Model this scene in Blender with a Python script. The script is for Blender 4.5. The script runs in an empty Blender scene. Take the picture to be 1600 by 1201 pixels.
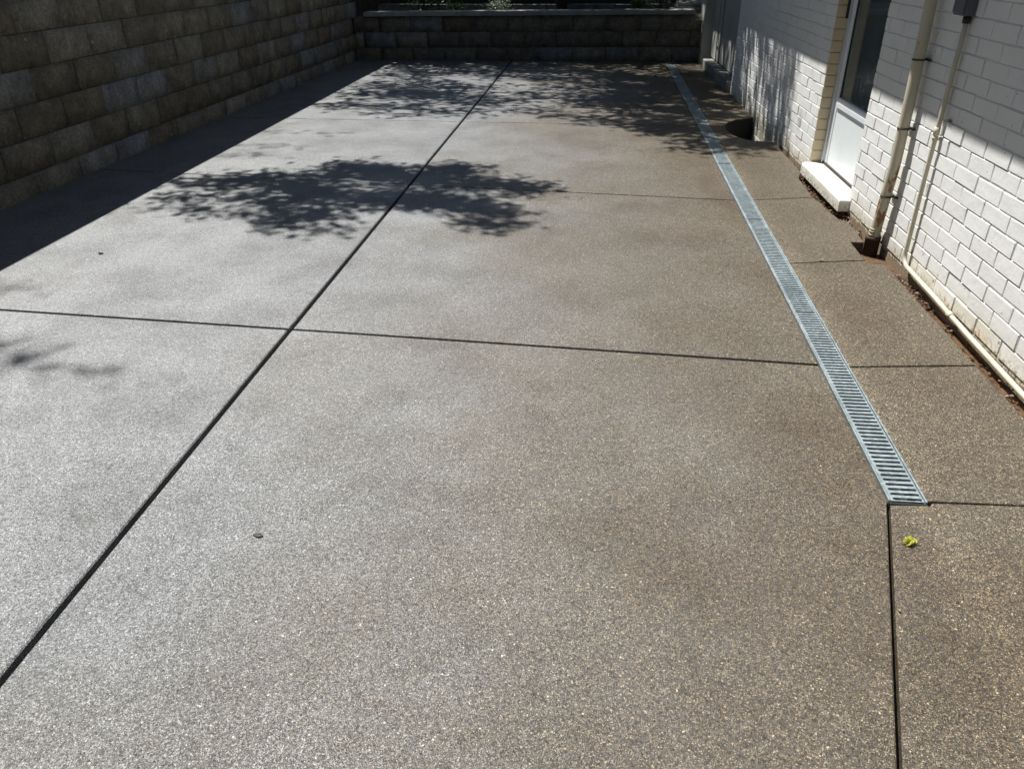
import bpy, bmesh, math, random
from mathutils import Vector, Matrix, noise
random.seed(7)
SC = bpy.context.scene
COL = SC.collection

# ------------------------------------------------------------------ camera
PITCH, YAW, ROLL, EYE = 0.51624, 0.10951, -0.00726, 1.65
fw = Vector((-math.sin(YAW)*math.cos(PITCH), math.cos(YAW)*math.cos(PITCH), -math.sin(PITCH)))
rt = Vector((math.cos(YAW), math.sin(YAW), 0)); up = rt.cross(fw)
rt2 = rt*math.cos(ROLL) + up*math.sin(ROLL); up2 = -rt*math.sin(ROLL) + up*math.cos(ROLL)
cam_data = bpy.data.cameras.new('camera')
cam_data.sensor_width = 36; cam_data.lens = 1203.2/1600*36
cam_data.clip_start = 0.05; cam_data.clip_end = 2000
cam = bpy.data.objects.new('camera', cam_data); COL.objects.link(cam)
m = Matrix((rt2, up2, -fw)).transposed().to_4x4(); m.translation = (0, 0, EYE)
cam.matrix_world = m
SC.camera = cam

# ------------------------------------------------------------------ sky and sun
SUNX, SUNY = -0.40, 0.33                         # towards the sun, per metre of height
SUN_EL = math.atan(1/math.hypot(SUNX, SUNY)); SUN_AZ = math.atan2(SUNX, SUNY)
world = bpy.data.worlds.new('World'); SC.world = world; world.use_nodes = True
wn = world.node_tree.nodes
sky = wn.new('ShaderNodeTexSky'); sky.sky_type = 'NISHITA'; sky.sun_disc = False
sky.sun_elevation = SUN_EL; sky.sun_rotation = SUN_AZ; sky.dust_density = 0.6
world.node_tree.links.new(sky.outputs[0], wn['Background'].inputs[0])
wn['Background'].inputs[1].default_value = 0.05
sun_data = bpy.data.lights.new('sun', 'SUN'); sun_data.energy = 5.0; sun_data.angle = math.radians(0.53)
sun_data.color = (1.0, 0.985, 0.955)
sun = bpy.data.objects.new('sun', sun_data); COL.objects.link(sun)
sun.rotation_euler = Vector((SUNX, SUNY, 1)).to_track_quat('Z', 'Y').to_euler(); sun.location = (-4, 3, 10)
SC.view_settings.view_transform = 'Standard'; SC.view_settings.look = 'None'
SC.view_settings.gamma = 1; SC.view_settings.use_curve_mapping = False
SC.view_settings.exposure = 0.55

# ------------------------------------------------------------------ helpers
def link(o, parent=None):
    COL.objects.link(o)
    if parent is not None: o.parent = parent
    return o

def thing(name, label, cat, loc=(0, 0, 0), rz=0.0, group=None):
    o = bpy.data.objects.new(name, None); link(o); o.location = loc; o.rotation_euler = (0, 0, rz)
    o.empty_display_size = 0.1
    tag(o, label, cat, group); return o

def tag(o, label, cat, group=None):
    o['label'] = label; o['category'] = cat
    if group: o['group'] = group
    return o

def mesh_from(bm, name, mat, smooth=False):
    me = bpy.data.meshes.new(name); bm.normal_update(); bm.to_mesh(me); bm.free()
    if mat: me.materials.append(mat)
    if smooth:
        for p in me.polygons: p.use_smooth = True
    return me

def obj(name, bm, mat, parent=None, kind=None, smooth=False, loc=None):
    o = bpy.data.objects.new(name, mesh_from(bm, name, mat, smooth)); link(o, parent)
    if kind: o['kind'] = kind
    if loc is not None: o.location = loc
    return o

def place(name, me, parent, loc, rot=None, scale=None):
    o = bpy.data.objects.new(name, me); link(o, parent); o.location = loc
    if rot: o.rotation_euler = rot
    if scale: o.scale = scale
    return o

def box(bm, x0, x1, y0, y1, z0, z1, bevel=0.0, seg=1):
    b = bmesh.new()
    vs = [b.verts.new((x, y, z)) for x in (x0, x1) for y in (y0, y1) for z in (z0, z1)]
    for f in ((0, 1, 3, 2), (4, 6, 7, 5), (0, 4, 5, 1), (2, 3, 7, 6), (0, 2, 6, 4), (1, 5, 7, 3)):
        b.faces.new([vs[i] for i in f])
    if bevel > 0:
        bmesh.ops.bevel(b, geom=list(b.edges), offset=bevel, segments=seg, affect='EDGES', profile=0.6)
    merge(bm, b); return bm

def merge(bm, b):
    mp = {v: bm.verts.new(v.co) for v in b.verts}
    for f in b.faces:
        try: bm.faces.new([mp[v] for v in f.verts]).smooth = f.smooth
        except ValueError: pass
    b.free()

def tube(bm, pts, rad, seg=10, cap=True):
    """a tube along points; rad a number or one number per point"""
    pts = [Vector(p) for p in pts]; n = len(pts)
    rads = rad if isinstance(rad, (list, tuple)) else [rad]*n
    rings = []; ref = None
    for i, p in enumerate(pts):
        d = (pts[min(i+1, n-1)] - pts[max(i-1, 0)]).normalized()
        if ref is None:
            ref = d.orthogonal().normalized()
        ref = (ref - d*ref.dot(d)).normalized(); s = d.cross(ref)
        rings.append([bm.verts.new(p + (ref*math.cos(a) + s*math.sin(a))*rads[i])
                      for a in (2*math.pi*k/seg for k in range(seg))])
    for a, b in zip(rings, rings[1:]):
        for k in range(seg):
            f = bm.faces.new((a[k], a[(k+1) % seg], b[(k+1) % seg], b[k])); f.smooth = True
    if cap:
        bm.faces.new(rings[0][::-1]); bm.faces.new(rings[-1])

def prism(bm, pts, z0, z1, bevel=0.0, wide=None):
    """upright solid over a polygon (anticlockwise), rounded along its top edge when bevel > 0"""
    n = len(pts); P = [Vector((p[0], p[1])) for p in pts]
    def inset(d):
        out = []
        for i in range(n):
            a, b, c = P[i-1], P[i], P[(i+1) % n]
            d1 = (b-a).normalized(); d2 = (c-b).normalized()
            n1 = Vector((-d1.y, d1.x)); n2 = Vector((-d2.y, d2.x))
            e1 = d*(wide or {}).get((i-1) % n, 1.0); e2 = d*(wide or {}).get(i, 1.0)
            den = n1.x*n2.y - n1.y*n2.x
            if abs(den) < .12: out.append(b + (n1+n2)/2*((e1+e2)/2))
            else: out.append(b + Vector(((e1*n2.y - e2*n1.y)/den, (n1.x*e2 - n2.x*e1)/den)))
        return out
    prof = [(0, z0), (0, z1-bevel), (bevel*.3, z1-bevel*.3), (bevel, z1)] if bevel > 0 else [(0, z0), (0, z1)]
    rings = [[bm.verts.new((q.x, q.y, z)) for q in inset(d)] for d, z in prof]
    for r, s in zip(rings, rings[1:]):
        for i in range(n):
            f = bm.faces.new((r[i], r[(i+1) % n], s[(i+1) % n], s[i]))
    bm.faces.new(rings[-1]); bm.faces.new(rings[0][::-1])

# ------------------------------------------------------------------ materials
class N:
    """small node-tree builder"""
    def __init__(self, name):
        self.m = bpy.data.materials.new(name); self.m.use_nodes = True
        self.t = self.m.node_tree; self.b = self.t.nodes['Principled BSDF']
    def node(self, kind, **kw):
        n = self.t.nodes.new(kind)
        for k, v in kw.items():
            if k in n.inputs.keys(): pass
            setattr(n, k, v)
        return n
    def put(self, sock, v):
        if hasattr(v, 'is_output') or isinstance(v, bpy.types.NodeSocket): self.t.links.new(v, sock)
        else: sock.default_value = v
    def pos(self): return self.t.nodes.new('ShaderNodeNewGeometry').outputs['Position']
    def objco(self): return self.t.nodes.new('ShaderNodeTexCoord').outputs['Object']
    def rand(self): return self.t.nodes.new('ShaderNodeObjectInfo').outputs['Random']
    def noise(self, co, scale, detail=3, rough=.55):
        n = self.t.nodes.new('ShaderNodeTexNoise'); self.put(n.inputs['Vector'], co)
        n.inputs['Scale'].default_value = scale; n.inputs['Detail'].default_value = detail
        n.inputs['Roughness'].default_value = rough; return n.outputs['Fac']
    def voronoi(self, co, scale, feature='F1', rnd=1.0):
        n = self.t.nodes.new('ShaderNodeTexVoronoi'); n.feature = feature; self.put(n.inputs['Vector'], co)
        n.inputs['Scale'].default_value = scale; n.inputs['Randomness'].default_value = rnd; return n
    def ramp(self, fac, stops, interp='LINEAR'):
        n = self.t.nodes.new('ShaderNodeValToRGB'); r = n.color_ramp; r.interpolation = interp
        while len(r.elements) < len(stops): r.elements.new(.5)
        for e, (p, c) in zip(r.elements, stops):
            e.position = p; e.color = (*c, 1) if not isinstance(c, (int, float)) else (c, c, c, 1)
        self.put(n.inputs['Fac'], fac); return n.outputs['Color']
    def mix(self, fac, a, b, mode='MIX'):
        n = self.t.nodes.new('ShaderNodeMix'); n.data_type = 'RGBA'; n.blend_type = mode
        self.put(n.inputs['Factor'], fac)
        for s, v in ((n.inputs[6], a), (n.inputs[7], b)):
            self.put(s, (*v, 1) if isinstance(v, tuple) and len(v) == 3 else v)
        return n.outputs[2]
    def math(self, op, a, b=0.0, clamp=False):
        n = self.t.nodes.new('ShaderNodeMath'); n.operation = op; n.use_clamp = clamp
        self.put(n.inputs[0], a); self.put(n.inputs[1], b); return n.outputs[0]
    def sep(self, co):
        n = self.t.nodes.new('ShaderNodeSeparateXYZ'); self.put(n.inputs[0], co); return n.outputs
    def scaled(self, co, s):
        n = self.t.nodes.new('ShaderNodeMapping'); self.put(n.inputs['Vector'], co); n.inputs['Scale'].default_value = s
        return n.outputs[0]
    def bump(self, h, strength, dist, prev=None):
        n = self.t.nodes.new('ShaderNodeBump'); self.put(n.inputs['Height'], h)
        n.inputs['Strength'].default_value = strength; n.inputs['Distance'].default_value = dist
        if prev is not None: self.t.links.new(prev, n.inputs['Normal'])
        return n.outputs[0]
    def out(self, color=None, rough=None, normal=None, metal=None, spec=None, **kw):
        for k, v in (('Base Color', color), ('Roughness', rough), ('Metallic', metal), ('Specular IOR Level', spec), ('Normal', normal)):
            if v is None: continue
            if isinstance(v, tuple) and len(v) == 3: v = (*v, 1)
            self.put(self.b.inputs[k], v)
        for k, v in kw.items(): self.put(self.b.inputs[k.replace('_', ' ')], v)
        return self.m

def spot(n, px, py, rx, ry, wob, edge=0.5):
    """1 inside a wobbly ellipse on the ground, 0 outside"""
    x = n.math('DIVIDE', n.math('SUBTRACT', px, wob[0]), rx); y = n.math('DIVIDE', n.math('SUBTRACT', py, wob[1]), ry)
    return x, y

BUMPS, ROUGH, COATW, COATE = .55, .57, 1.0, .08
def mat_aggregate():
    n = N('exposed_aggregate'); p = n.pos()
    v = n.voronoi(p, 400); v2 = n.voronoi(p, 120); v3 = n.sep(n.voronoi(p, 170).outputs['Color'])
    cell = n.sep(v.outputs['Color'])
    grain = n.ramp(cell[0], [(0, (.024, .019, .012)), (.25, (.050, .040, .027)), (.5, (.092, .075, .053)), (.72, (.145, .121, .088)), (.88, (.225, .198, .155)), (1, (.45, .42, .355))])
    rim = n.ramp(v.outputs['Distance'], [(.0, 1.0), (.45, .95), (.75, .42)])
    c = n.mix(1.0, grain, rim, 'MULTIPLY')
    big = n.sep(v2.outputs['Color'])                                   # a few larger pale stones
    fleck = n.math('MULTIPLY', n.math('GREATER_THAN', big[1], .975), n.math('LESS_THAN', v2.outputs['Distance'], .36))
    c = n.mix(n.math('MULTIPLY', fleck, .75), c, (.50, .46, .39))
    mott = n.noise(p, 48, 5, .7)
    c = n.mix(1.0, c, n.ramp(mott, [(.3, .76), (.7, 1.26)]), 'MULTIPLY')
    c = n.mix(1.0, c, n.ramp(v3[0], [(0, .48), (.5, .96), (1, 1.66)]), 'MULTIPLY')
    cloud = n.noise(p, 1.1, 5, .6)
    c = n.mix(1.0, c, n.ramp(cloud, [(.30, (.85, .82, .77)), (.5, (1.0, 1.0, 1.0)), (.70, (1.08, 1.08, 1.08))]), 'MULTIPLY')
    # rust brown stains left by leaves and damp
    warp = n.t.nodes.new('ShaderNodeVectorMath'); warp.operation = 'ADD'
    nz = n.t.nodes.new('ShaderNodeTexNoise'); nz.inputs['Scale'].default_value = 2.3; nz.inputs['Detail'].default_value = 4
    n.t.links.new(p, nz.inputs['Vector'])
    off = n.t.nodes.new('ShaderNodeVectorMath'); off.operation = 'MULTIPLY_ADD'
    n.t.links.new(nz.outputs['Color'], off.inputs[0]); off.inputs[1].default_value = (.55, .55, 0); off.inputs[2].default_value = (-.275, -.275, 0)
    n.t.links.new(p, warp.inputs[0]); n.t.links.new(off.outputs[0], warp.inputs[1])
    xs = n.sep(warp.outputs[0]); total = None
    for (sx, sy, rx, ry, w) in ((.55, 4.87, .30, .20, .75), (.33, 5.5, .22, .15, .6), (-.4, 4.95, .20, .13, .55), (.16, 6.76, .28, .16, .5),
                               (.40, 1.87, .42, .30, .75), (.93, 1.95, .25, .5, .6), (.85, 2.55, .24, .34, .75), (.38, 2.85, .38, .3, .35),
                               (1.38, 3.75, .16, .3, .6), (1.55, 3.05, .2, .3, .45), (1.3, 1.75, .2, .25, .55), (.95, 6.1, .12, .5, .6),
                               (.15, 1.25, .5, .22, .45), (.95, 4.3, .14, .5, .45), (-.25, 3.0, .5, .25, .2)):
        x = n.math('DIVIDE', n.math('SUBTRACT', xs[0], sx), rx); y = n.math('DIVIDE', n.math('SUBTRACT', xs[1], sy), ry)
        r = n.math('ADD', n.math('MULTIPLY', x, x), n.math('MULTIPLY', y, y))
        g = n.math('MULTIPLY', n.math('SUBTRACT', 1.0, n.math('MULTIPLY', r, .45), True), w)
        total = g if total is None else n.math('MAXIMUM', total, g)
    total = n.math('MULTIPLY', total, n.ramp(n.noise(p, 7, 4, .65), [(.3, .35), (.7, 1.0)]))
    c = n.mix(total, c, n.mix(1.0, c, (.58, .40, .17), 'MULTIPLY'))
    lip = n.math('MULTIPLY', n.math('SUBTRACT', 1.0, n.math('DIVIDE', n.math('ABSOLUTE', n.math('SUBTRACT', n.sep(p)[0], 1.17)), .13), True), n.ramp(n.noise(p, 5, 4), [(.3, .3), (.65, 1)]))
    c = n.mix(n.math('MULTIPLY', lip, .6), c, n.mix(1.0, c, (1.75, 1.8, 1.85), 'MULTIPLY'))
    # worn, drier film of sealer in clouds
    film = n.noise(n.scaled(p, (1.0, .8, 1)), 1.7, 5, .62)
    rough = n.ramp(film, [(.30, ROUGH-.08), (.55, ROUGH), (.75, ROUGH+.08)])
    rough = n.math('ADD', rough, n.math('MULTIPLY', n.math('SUBTRACT', cell[1], .5), .34))
    h = n.ramp(v.outputs['Distance'], [(.0, 1.0), (.75, 0.0)])
    h = n.math('ADD', h, n.math('MULTIPLY', cell[2], .6))
    nm = n.bump(h, BUMPS, .0020); nm = n.bump(n.noise(p, 9, 2), .12, .02, nm)
    # left sheen painted by coat weight, fading to damp tea brown towards the drain
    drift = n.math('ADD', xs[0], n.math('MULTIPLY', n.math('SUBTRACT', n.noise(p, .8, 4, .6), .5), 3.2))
    sheenless_brown = n.ramp(n.math('ADD', n.math('MULTIPLY', drift, .26), .5), [(.12, 0), (.42, .55), (.80, 1)])
    c = n.mix(n.math('MULTIPLY', sheenless_brown, .85), c, n.mix(1.0, c, (.94, .83, .62), 'MULTIPLY'))
    coat = n.math('MULTIPLY', n.ramp(sheenless_brown, [(0, COATW), (1, COATE)]), n.math('MULTIPLY', n.ramp(cell[2], [(0, .35), (.6, .8), (1, 1.0)]), n.math('MULTIPLY', n.ramp(v3[2], [(0, .35), (1, 1.0)]), n.ramp(n.noise(p, 2.2, 5, .62), [(.33, .52), (.5, .82), (.64, 1.0)]))))
    c = n.mix(n.math('POWER', n.math('SUBTRACT', 1.0, sheenless_brown, True), 2.2), c, n.mix(1.0, c, (.82, .97, 1.23), 'MULTIPLY'))  # sky-blue cast of the sheen painted into the left side's colour
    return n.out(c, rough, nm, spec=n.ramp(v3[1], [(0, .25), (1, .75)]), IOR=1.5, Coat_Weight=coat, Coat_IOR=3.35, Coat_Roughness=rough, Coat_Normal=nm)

def mat_painted(name, base, rough, dirt=.5, chips=False, bumpy=.25, local=False):
    n = N(name); p = n.pos()
    c = n.mix(n.ramp(n.noise(p, 3.1, 5, .6), [(.35, 0.0), (.75, dirt)]), base, tuple(b*f for b, f in zip(base, (.80, .79, .74))))
    z = n.sep(p)[2]
    low = n.math('MULTIPLY', n.math('SUBTRACT', 1.0, n.math('DIVIDE', z, .15), True), n.ramp(n.noise(p, 11, 5, .65), [(.32, .1), (.6, 1.0)]))
    c = n.mix(n.math('MULTIPLY', low, .8), c, (.56, .49, .30))
    foot = n.math('MULTIPLY', n.math('SUBTRACT', 1.0, n.math('DIVIDE', n.math('ABSOLUTE', z), .06), True), n.ramp(n.noise(p, 38, 4, .7), [(.50, 0), (.58, 1)]))
    c = n.mix(n.math('MULTIPLY', foot, .85), c, (.13, .10, .06))
    yy = n.sep(p)[1]
    buried = n.math('MULTIPLY', n.math('LESS_THAN', n.math('ADD', z, n.math('MULTIPLY', n.noise(p, 42, 5, .7), .07)), .022), n.math('LESS_THAN', yy, 7.8))
    c = n.mix(n.math('MULTIPLY', buried, .9), c, n.mix(n.ramp(n.noise(p, 85, 5, .7), [(.36, 0), (.64, 1)]), (.07, .042, .024), (.34, .25, .155)))
    speck = n.voronoi(p, 34); sc = n.sep(speck.outputs['Color'])
    s = n.math('MULTIPLY', n.math('LESS_THAN', speck.outputs['Distance'], .13), n.math('GREATER_THAN', sc[0], .93))
    c = n.mix(n.math('MULTIPLY', s, .8), c, (.10, .085, .06))
    h = n.noise(p, 120, 3); h2 = n.noise(p, 14, 3)
    if chips:
        hz = n.math('SUBTRACT', 1.0, n.math('DIVIDE', z, .34), True)
        chip = n.math('GREATER_THAN', n.math('ADD', n.noise(n.scaled(p, (1, 1, .8)), 21, 4, .6), n.math('MULTIPLY', hz, .10)), .735)
        c = n.mix(chip, c, n.mix(n.noise(p, 60), (.36, .17, .10), (.46, .25, .16)))
        h2 = n.math('SUBTRACT', h2, n.math('MULTIPLY', chip, .25))
    nm = n.bump(h, bumpy, .002); nm = n.bump(h2, bumpy*1.3, .010, nm)
    return n.out(c, rough, nm, spec=.4)

def mat_block():
    n = N('split_face_block'); r = n.rand(); o = n.objco(); p = n.pos()
    base = n.ramp(r, [(0, (.132, .112, .078)), (.16, (.150, .134, .104)), (.32, (.160, .154, .138)), (.48, (.185, .168, .132)), (.62, (.135, .118, .088)), (.76, (.165, .148, .110)), (.88, (.168, .168, .164)), (1, (.20, .19, .16))], 'CONSTANT')
    seed = n.t.nodes.new('ShaderNodeVectorMath'); seed.operation = 'ADD'; n.t.links.new(p, seed.inputs[0])
    comb = n.t.nodes.new('ShaderNodeCombineXYZ'); n.put(comb.inputs[0], n.math('MULTIPLY', r, 40.0)); n.t.links.new(comb.outputs[0], seed.inputs[1])
    q = seed.outputs[0]
    c = n.mix(1.0, base, n.ramp(n.noise(q, 5, 5, .62), [(.25, .55), (.75, 1.45)]), 'MULTIPLY')
    c = n.mix(1.0, c, n.ramp(n.noise(q, 46, 4, .7), [(.3, .55), (.7, 1.30)]), 'MULTIPLY')
    c = n.mix(1.0, c, n.ramp(n.noise(n.scaled(q, (1, 1.3, .8)), 15, 7, .72), [(.32, .78), (.5, .98), (.66, 1.22)]), 'MULTIPLY')
    v = n.voronoi(q, 9); vs = n.sep(v.outputs['Color'])
    s = n.math('MULTIPLY', n.math('LESS_THAN', v.outputs['Distance'], .12), n.math('GREATER_THAN', vs[0], .93))
    c = n.mix(n.math('MULTIPLY', s, .4), c, (.48, .46, .42))
    rid = n.noise(n.scaled(q, (1, 1.2, .8)), 11, 6, .68)
    nm = n.bump(rid, .8, .026); nm = n.bump(n.noise(q, 90, 3, .7), .5, .004, nm)
    return n.out(c, .88, nm, spec=.3)

def mat_simple(name, color, rough=.6, metal=0.0, spec=.5, var=.18, vs=8, bump=0.0, bs=60, bd=.002):
    n = N(name); p = n.pos()
    c = n.mix(1.0, (*color, 1), n.ramp(n.noise(p, vs, 4, .6), [(.3, 1-var), (.7, 1+var)]), 'MULTIPLY')
    nm = n.bump(n.noise(p, bs, 4, .6), bump, bd) if bump else None
    return n.out(c, rough, nm, metal, spec)

def mat_soil(name, a, b, scale=30, bd=.02):
    n = N(name); p = n.pos()
    c = n.mix(n.ramp(n.noise(p, scale*.25, 5, .65), [(.35, 0), (.65, 1)]), a, b)
    c = n.mix(1.0, c, n.ramp(n.noise(p, scale*3, 3, .7), [(.3, .6), (.7, 1.4)]), 'MULTIPLY')
    return n.out(c, .95, n.bump(n.noise(p, scale, 5, .7), .9, bd), spec=.2)

def mat_galvanised():
    n = N('galvanised_steel'); p = n.pos()
    v = n.voronoi(p, 90); s = n.sep(v.outputs['Color'])
    c = n.mix(n.ramp(n.noise(p, 6, 4), [(.35, 0), (.7, 1)]), (.40, .47, .49), (.56, .64, .66))
    c = n.mix(1.0, c, n.ramp(s[0], [(0, .86), (1, 1.1)]), 'MULTIPLY')
    rough = n.math('ADD', .38, n.math('MULTIPLY', s[1], .16))
    return n.out(c, rough, n.bump(n.noise(p, 70, 2), .15, .002), .75)

def mat_rusty_paint():
    n = N('cream_pipe_paint'); p = n.pos()
    c = n.mix(n.noise(p, 9, 4), (.50, .455, .335), (.60, .55, .43))
    z = n.sep(p)[2]
    low = n.math('MULTIPLY', n.math('SUBTRACT', 1.0, n.math('DIVIDE', z, .55), True), .16)
    rust = n.ramp(n.math('ADD', n.noise(n.scaled(p, (1, 1, .35)), 22, 4, .65), low), [(.615, 0), (.69, 1)])
    c = n.mix(rust, c, n.mix(n.noise(p, 55), (.20, .085, .03), (.34, .17, .06)))
    return n.out(c, .48, n.bump(n.noise(p, 60, 3), .15, .002))

def mat_leaf(name, a, b):
    n = N(name); r = n.t.nodes.new('ShaderNodeNewGeometry').outputs['Random Per Island']
    c = n.mix(r, a, b); n.out(c, .5, spec=.4)
    tr = n.t.nodes.new('ShaderNodeBsdfTranslucent'); n.put(tr.inputs['Color'], n.mix(.5, c, (.10, .16, .02)))
    mx = n.t.nodes.new('ShaderNodeMixShader'); mx.inputs[0].default_value = .22
    o = n.t.nodes['Material Output']
    n.t.links.new(n.b.outputs[0], mx.inputs[1]); n.t.links.new(tr.outputs[0], mx.inputs[2]); n.t.links.new(mx.outputs[0], o.inputs[0])
    return n.m

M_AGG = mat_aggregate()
M_WALL = mat_painted('white_wall_paint', (.79, .785, .755), .52, .35, True)
M_MORTAR = mat_painted('white_painted_mortar', (.74, .735, .70), .6, .5)
M_JAMB = mat_painted('cream_reveal_paint', (.62, .53, .36), .55, .4)
M_SILL = mat_painted('white_sill_paint', (.82, .82, .80), .5, .3)
M_FRAME = mat_painted('grey_board_paint', (.42, .42, .39), .55, .6)
M_BLOCK = mat_block()
M_CAP = mat_simple('grey_coping_concrete', (.25, .245, .225), .85, spec=.3, var=.22, vs=7, bump=.35, bs=50, bd=.004)
M_DARKCAP = mat_simple('dimmed_edging_concrete', (.13, .13, .115), .9, spec=.2, var=.4, vs=9, bump=.4, bs=50, bd=.004)  # coping concrete darkened in colour to dull the lit edging tops
M_FILL = mat_simple('black_filler_and_pit_shade', (.012, .012, .013), .8)
M_GALV = mat_galvanised()
M_CHANNEL = mat_simple('dark_channel_polymer', (.02, .021, .022), .6)
M_PIPE = mat_rusty_paint()
M_CONDUIT = mat_simple('cream_conduit_plastic', (.58, .535, .41), .45, var=.15)
M_BOX = mat_simple('grey_enamel', (.095, .10, .125), .45, var=.1)
M_BLACK = mat_simple('black_rubber', (.012, .012, .012), .6)
M_ALU = mat_simple('white_aluminium', (.72, .75, .77), .3, var=.05, spec=.5)
M_SILVER = mat_simple('satin_aluminium', (.62, .65, .68), .34, .6, var=.05)
M_PANEL = mat_simple('white_door_enamel', (.74, .79, .80), .32, var=.05, vs=4, spec=.5)
M_CLAY = mat_simple('rusty_clay', (.045, .028, .018), .8, var=.4, vs=18, bump=.5, bs=40, bd=.004)
M_EARTH = mat_soil('garden_soil', (.030, .024, .018), (.065, .05, .035), 22, .03)
M_RUBBLE = mat_soil('red_rubble_soil', (.075, .042, .024), (.20, .12, .065), 60, .02)
M_CHIPS = None
M_BARK = mat_soil('tree_bark', (.035, .028, .022), (.075, .06, .048), 28, .03)
M_LEAFA = mat_leaf('tree_leaf', (.030, .055, .014), (.070, .105, .028))
M_SHRUB = mat_leaf('shrub_leaf', (.035, .08, .018), (.10, .17, .035))
M_FENCE = mat_simple('dark_stained_timber', (.022, .017, .012), .75, var=.3, vs=12, bump=.4, bs=30, bd=.004)
M_TIMBER = mat_simple('weathered_trestle_timber', (.05, .045, .04), .8, var=.3, vs=15)
M_ROOM = mat_simple('dim_interior', (.06, .065, .065), .8)
M_CURTAIN = mat_simple('dark_curtain', (.05, .055, .06), .85)
M_ROOF = mat_simple('painted_eave', (.50, .50, .48), .6)
M_BRASS = mat_simple('tap_brass', (.45, .43, .38), .35, .8)

def mat_chips():
    n = N('brick_rubble'); r = n.t.nodes.new('ShaderNodeNewGeometry').outputs['Random Per Island']
    c = n.ramp(r, [(0, (.08, .045, .03)), (.3, (.17, .08, .05)), (.5, (.22, .13, .085)), (.66, (.09, .075, .055)), (.8, (.30, .23, .16)), (.95, (.42, .38, .32))], 'CONSTANT')
    return n.out(c, .9, spec=.2)
M_CHIPS = mat_chips()

def mat_glass():
    n = N('door_glass'); return n.out((.62, .72, .74), .04, spec=.5, Transmission_Weight=.92, IOR=1.45)
M_GLASS = mat_glass()

# ------------------------------------------------------------------ ground and patio
bm = bmesh.new(); bmesh.ops.create_grid(bm, x_segments=8, y_segments=8, size=260)
ground = obj('ground', bm, M_EARTH, kind='structure', loc=(0, 0, -.34))

GX0, GX1 = 1.047, 1.174                           # trench drain
J = -1.478                                        # long joint
G = .0085                                         # half width of a joint
def seam1(x): return 3.342 - .0555*(x+1.48)
def seam2(x): return 6.046 - .092*(x+1.48)
def seam3(x): return 8.608 - .02*(x+1.48)
XL, YB, YF = -4.75, -3.2, 14.0

bm = bmesh.new()                                  # dark bed that shows in the joints, open under the drain, the wall gap and the pit
prism(bm, [(XL, YB), (GX0-.004, YB), (GX0-.004, YF), (XL, YF)], -.12, -.034)
prism(bm, [(GX1+.004, 2.24), (1.60, 2.24), (1.60, 7.78), (GX1+.004, 7.78)], -.12, -.034)
prism(bm, [(GX1+.004, 9.1), (1.60, 9.1), (1.60, 14.0), (GX1+.004, 14.0)], -.12, -.034)
prism(bm, [(GX0-.004, YB), (1.72, YB), (1.70, 2.19), (GX0-.004, 2.19)], -.12, -.034)
patio = obj('patio', bm, M_FILL, kind='structure')

def slab(pts, bevel=.005, wide=None):
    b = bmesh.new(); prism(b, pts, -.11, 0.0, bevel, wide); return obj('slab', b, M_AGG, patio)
def row(x0, x1, lo, hi):
    bev = .006; wd = {1: 2.8} if x0 < J - .5 else None
    a0, a1 = (lo(x0), lo(x1)) if callable(lo) else (lo, lo)
    b0, b1 = (hi(x0), hi(x1)) if callable(hi) else (hi, hi)
    slab([(x0, a0+G*.8), (x1, a1+G*.8), (x1, b1-G*.8), (x0, b0-G*.8)], bev, wd)
near_seam = lambda x: .62 - .05*(x+1.48)
for x0, x1 in ((XL, J-G*1.5), (J+G*1.5, GX0-.003)):
    row(x0, x1, lambda x: seam1(x)+.003, lambda x: seam2(x)-.003); row(x0, x1, lambda x: seam2(x)+.003, lambda x: seam3(x)-.005); row(x0, x1, lambda x: seam3(x)+.005, YF)
row(XL, J-G*1.5, near_seam, lambda x: seam1(x)-.003); row(XL, J-G*1.5, YB, near_seam)
# large near slab, its right side follows the slanting joint in front of the drain
def jx(y): return 1.046 + (y-2.199)*.279
slab([(J+G*1.5, near_seam(J)+G), (jx(near_seam(1))-G, near_seam(1)+G), (jx(2.195)-G, 2.195), (GX0-.003, 2.215), (GX0-.003, seam1(GX0)-G*.8-.003), (J+G*1.5, seam1(J)-G*.8-.003)])
slab([(J+G*1.5, YB), (jx(YB)-G, YB), (jx(near_seam(1))-G, near_seam(1)-G), (J+G*1.5, near_seam(J)-G)])
EDGE0 = [(1.775, YB), (1.772, .6), (1.762, 2.22)]
slab([(jx(YB)+G*.4, YB)] + [(1.775, YB), (1.772, .6), (1.762, 2.2365)] + [(1.19, 2.2150), (1.178, 2.198), (jx(2.19)+G*.4, 2.191)], .004, {6: 6.0})
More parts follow.
